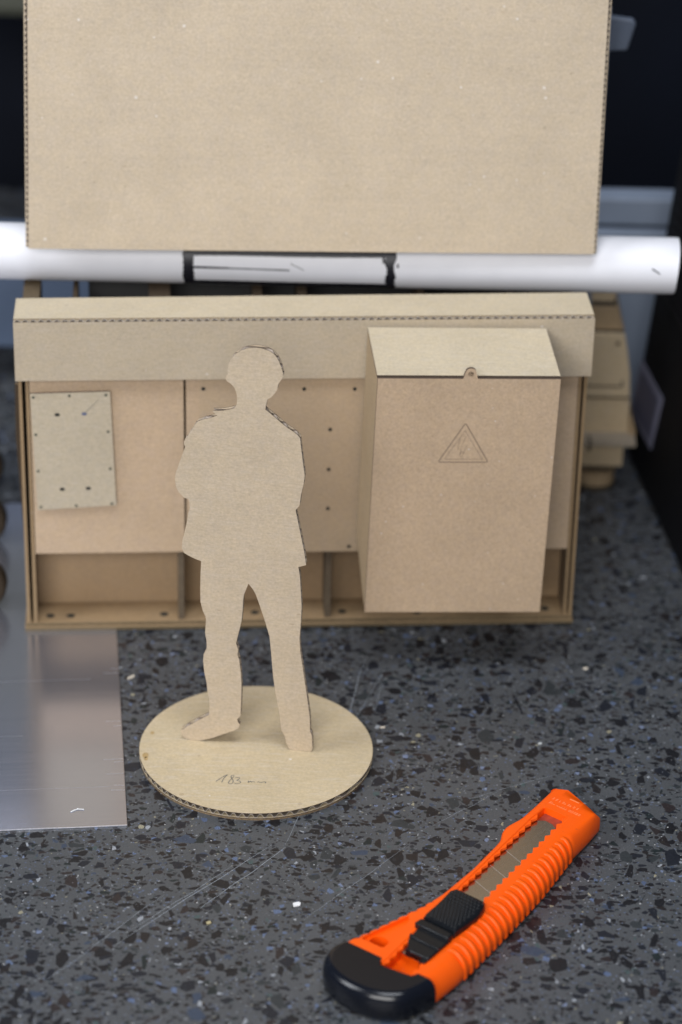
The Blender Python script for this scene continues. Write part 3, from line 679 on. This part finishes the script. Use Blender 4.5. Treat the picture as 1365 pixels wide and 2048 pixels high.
# slider
BP = plain('black_plastic', (.005, .006, .008), .30, spec=.4, var=.2, scale=1.2)
sl_ = empty('slider', (0, 0, 0)); sl_.parent = kn
m_ = MB(); m_.prism(rnd_poly([(19.5, -6.3), (35, -5.4), (35, 8.3), (24, 6.3), (19, 2.4)], 1.2), 10.4, 12.3); m_.build('foot', BP, sl_, bevel=.4, smooth=40)
m_ = MB(); m_.prism([(32, -5.4), (35.6, -5.2), (35.6, 9.2), (32, 9.6)], 11.0, 13.6); m_.build('step', BP, sl_, bevel=.5, smooth=40)
m_ = MB(); m_.prism([(25.5, -5.9), (27, -5.9), (27, 7.4), (25.5, 7.0)], 11.6, 12.9); m_.build('ridge', BP, sl_, bevel=.3, smooth=40)
rg = []
for u, zt in ((36.0, 12.6), (36.6, 14.2), (38, 14.6), (44, 13.9), (50, 13.6), (55, 14.3), (57.2, 14.2), (58.4, 13.2), (58.8, 11)):
    va = lerp([(36, -5.2), (52, -5.4), (56, -4.2), (58.8, -2)], u); vb = lerp([(36, 8.9), (54, 11.4), (57, 10.6), (58.8, 8.6)], u)
    rg.append([(u, va+.2, 10.2), (u, va, 11), (u, va, zt-1.0), (u, va+.35, zt-.3), (u, va+1.1, zt), (u, vb-1.1, zt), (u, vb-.35, zt-.3), (u, vb, zt-1.0), (u, vb, 11), (u, vb-.2, 10.2)])
m_ = MB(); m_.rings(rg, 0); pad = m_.build('thumb_pad', BP, sl_, smooth=35)
m_ = MB()
zt_ = [(36.6, 14.2), (38, 14.6), (44, 13.9), (50, 13.6), (55, 14.3), (57.2, 14.2)]
for i in range(13):
    for j in range(10):
        u = 37.9+i*1.5; v = -4.0+j*1.5+(i % 2)*.75+(u-37)*.06
        if v > lerp([(36, 7.6), (54, 10.2), (58, 9.3)], u) or u > 56.6: continue
        z = lerp(zt_, u)-.05; r_ = .78
        m_.add([(u-r_, v, z), (u, v-r_, z), (u+r_, v, z), (u, v+r_, z), (u, v, z+.72)], [[0, 1, 4], [1, 2, 4], [2, 3, 4], [3, 0, 4]])
m_.build('knurling', BP, pad)
m_ = MB(); m_.box(17.6, 20.5, -6.0, -3.6, 8.6, 11.6); m_.box(19.5, 22, 1.5, 4.2, 8.6, 11.6); m_.build('catch', BP, sl_, bevel=.4)
# end cap
capo = [(11.6, -15.9), (4.5, -14.6), (-1.5, -12.4), (-6, -7.8), (-8.8, -1.9), (-9.9, 4.5), (-9.6, 11), (-7.6, 17.6), (-4.6, 21.8), (-.2, 24.8), (5, 26.2), (9.6, 25.4)]
sp = []
for i in range(len(capo)-1):
    p0 = capo[max(i-1, 0)]; p1 = capo[i]; p2 = capo[i+1]; p3 = capo[min(i+2, len(capo)-1)]
    for k in range(5):
        t_ = k/5; sp.append(tuple(.5*(2*p1[j]+(p2[j]-p0[j])*t_+(2*p0[j]-5*p1[j]+4*p2[j]-p3[j])*t_*t_+(3*p1[j]-p0[j]-3*p2[j]+p3[j])*t_**3) for j in (0, 1)))
sp.append(capo[-1])
inn = [(10.2, 7.4), (6.6, 5.2), (8.8, -7.0), (11.4, -8.0)]
c_ = Vector((10.5, 5.0))
rg = []; nsp = len(sp)
for (sc_, z) in ((-2.2, .3), (-.6, 1.1), (0, 2.6), (0, 6.8), (-.25, 8.6), (-.9, 10.0), (-1.8, 11.0), (-2.8, 11.5), (-3.4, 11.6)):
    ring = []
    for i, p in enumerate(sp):
        a = Vector(sp[max(i-1, 0)]); b = Vector(sp[min(i+1, nsp-1)]); nrm = Vector((b-a)).normalized(); nrm = Vector((-nrm.y, nrm.x))   # outward or inward
        if (Vector(p)-c_).dot(nrm) < 0: nrm = -nrm
        k = 1.0
        e = min(i, nsp-1-i)/5.0
        if e < 1: nrm = Vector((0, nrm.y)).normalized() if abs(nrm.y) > .1 else nrm
        q = Vector(p)+nrm*sc_; ring.append((q.x, q.y, z))
    ring += [(a, b, z) for a, b in inn]
    rg.append(ring)
# the flat top is a separate matt face group
m_ = MB(); m_.rings(rg, 0)
CAPG = plain('cap_gloss', (.004, .005, .009), .20, var=.1, scale=1, spec=.45)
cap_ = m_.build('end_cap', [CAPG, plain('cap_matt', (.009, .007, .007), .6, spec=.35, var=.15, scale=1.5)], kn, smooth=40)
for p in cap_.data.polygons:
    if len(p.vertices) > 8 and p.center.z > .01: p.material_index = 1
# embossed marks on the tip
EMB = plain('emboss', (.95, .26, .09), .35, var=.2, scale=2)
m_ = MB()
rx = random.Random(3)
for row, (u, v0, v1) in enumerate(((132.6, 19.5, 8.2), (129.6, 19.0, 5.6))):
    v = v0
    while v > v1:
        L_ = rx.uniform(.5, .8); m_.box(u-.55, u-.25, v-L_, v, KT+.0, KT+.12); 
        if rx.random() < .8: m_.box(u-.9, u+.5, v-L_*.3, v-L_*.1, KT, KT+.13)
        if rx.random() < .5: m_.box(u+.25, u+.5, v-L_, v, KT, KT+.11)
        v -= L_+rx.choice((.28, .28, .28, .9))
m_.box(136.0, 136.5, 10, 14.2, KT, KT+.12)
m_.build('embossed_text', EMB, body)

# ------------------------------------------------------------------ crumbs
CR_ = plain('crumb_paper', (.62, .55, .45), .8, var=.15); CW = plain('crumb_white', (.8, .8, .8), .6)
def crumb(x, y, L_, W2, rz, mat, label, z=.05, h=.5):
    m = MB(); m.prism([(-L_/2, -W2/2), (L_*.3, -W2/2.2), (L_/2, W2*.1), (L_*.35, W2/2), (-L_*.4, W2*.4)], 0, h)
    o = m.build('crumb', mat, bevel=.1); o.location = Vector((x, y, z))*S; o.rotation_euler = (0, 0, rz); tag(o, label, 'crumb', 'crumbs on the worktop')
crumb(-54.6, 56.5, 4.2, 1.4, .8, CR_, 'pale cardboard splinter between the metal sheet and the disc')
crumb(50.8, 22, 2.4, 1.0, .1, CR_, 'tiny tan crumb just right of the disc')
crumb(18.8, -100.5, 3.2, 2.4, .3, CW, 'white flake on the terrazzo left of the knife')
crumb(114.5, 12.5, 1.8, 1.2, .3, plain('crumb_grey', (.5, .52, .52), .6), 'small pale grey crumb alone on the open floor to the right of the disc')
crumb(137, 72, 2.2, 1.4, -.4, CR_, 'tan crumb on the terrazzo below the right shelf corner')
crumb(-13, -113, 2.0, 1.6, .5, plain('crumb_yellow', (.42, .36, .2), .7), 'yellowish chip near the bottom centre left')
m_ = MB(); m_.ribbon([(-2.6, -1.2), (-1.2, .2), (.2, .9), (2.4, .7)], .6, XY, .1); m_.ribbon([(-.2, .7), (-.1, 1.5)], .5, XY, .12)
o = m_.build('paint_fleck', CW); o.location = Vector((-67.4, -43.5, .75))*S; tag(o, 'white squiggle of dried glue on the metal sheet', 'fleck')
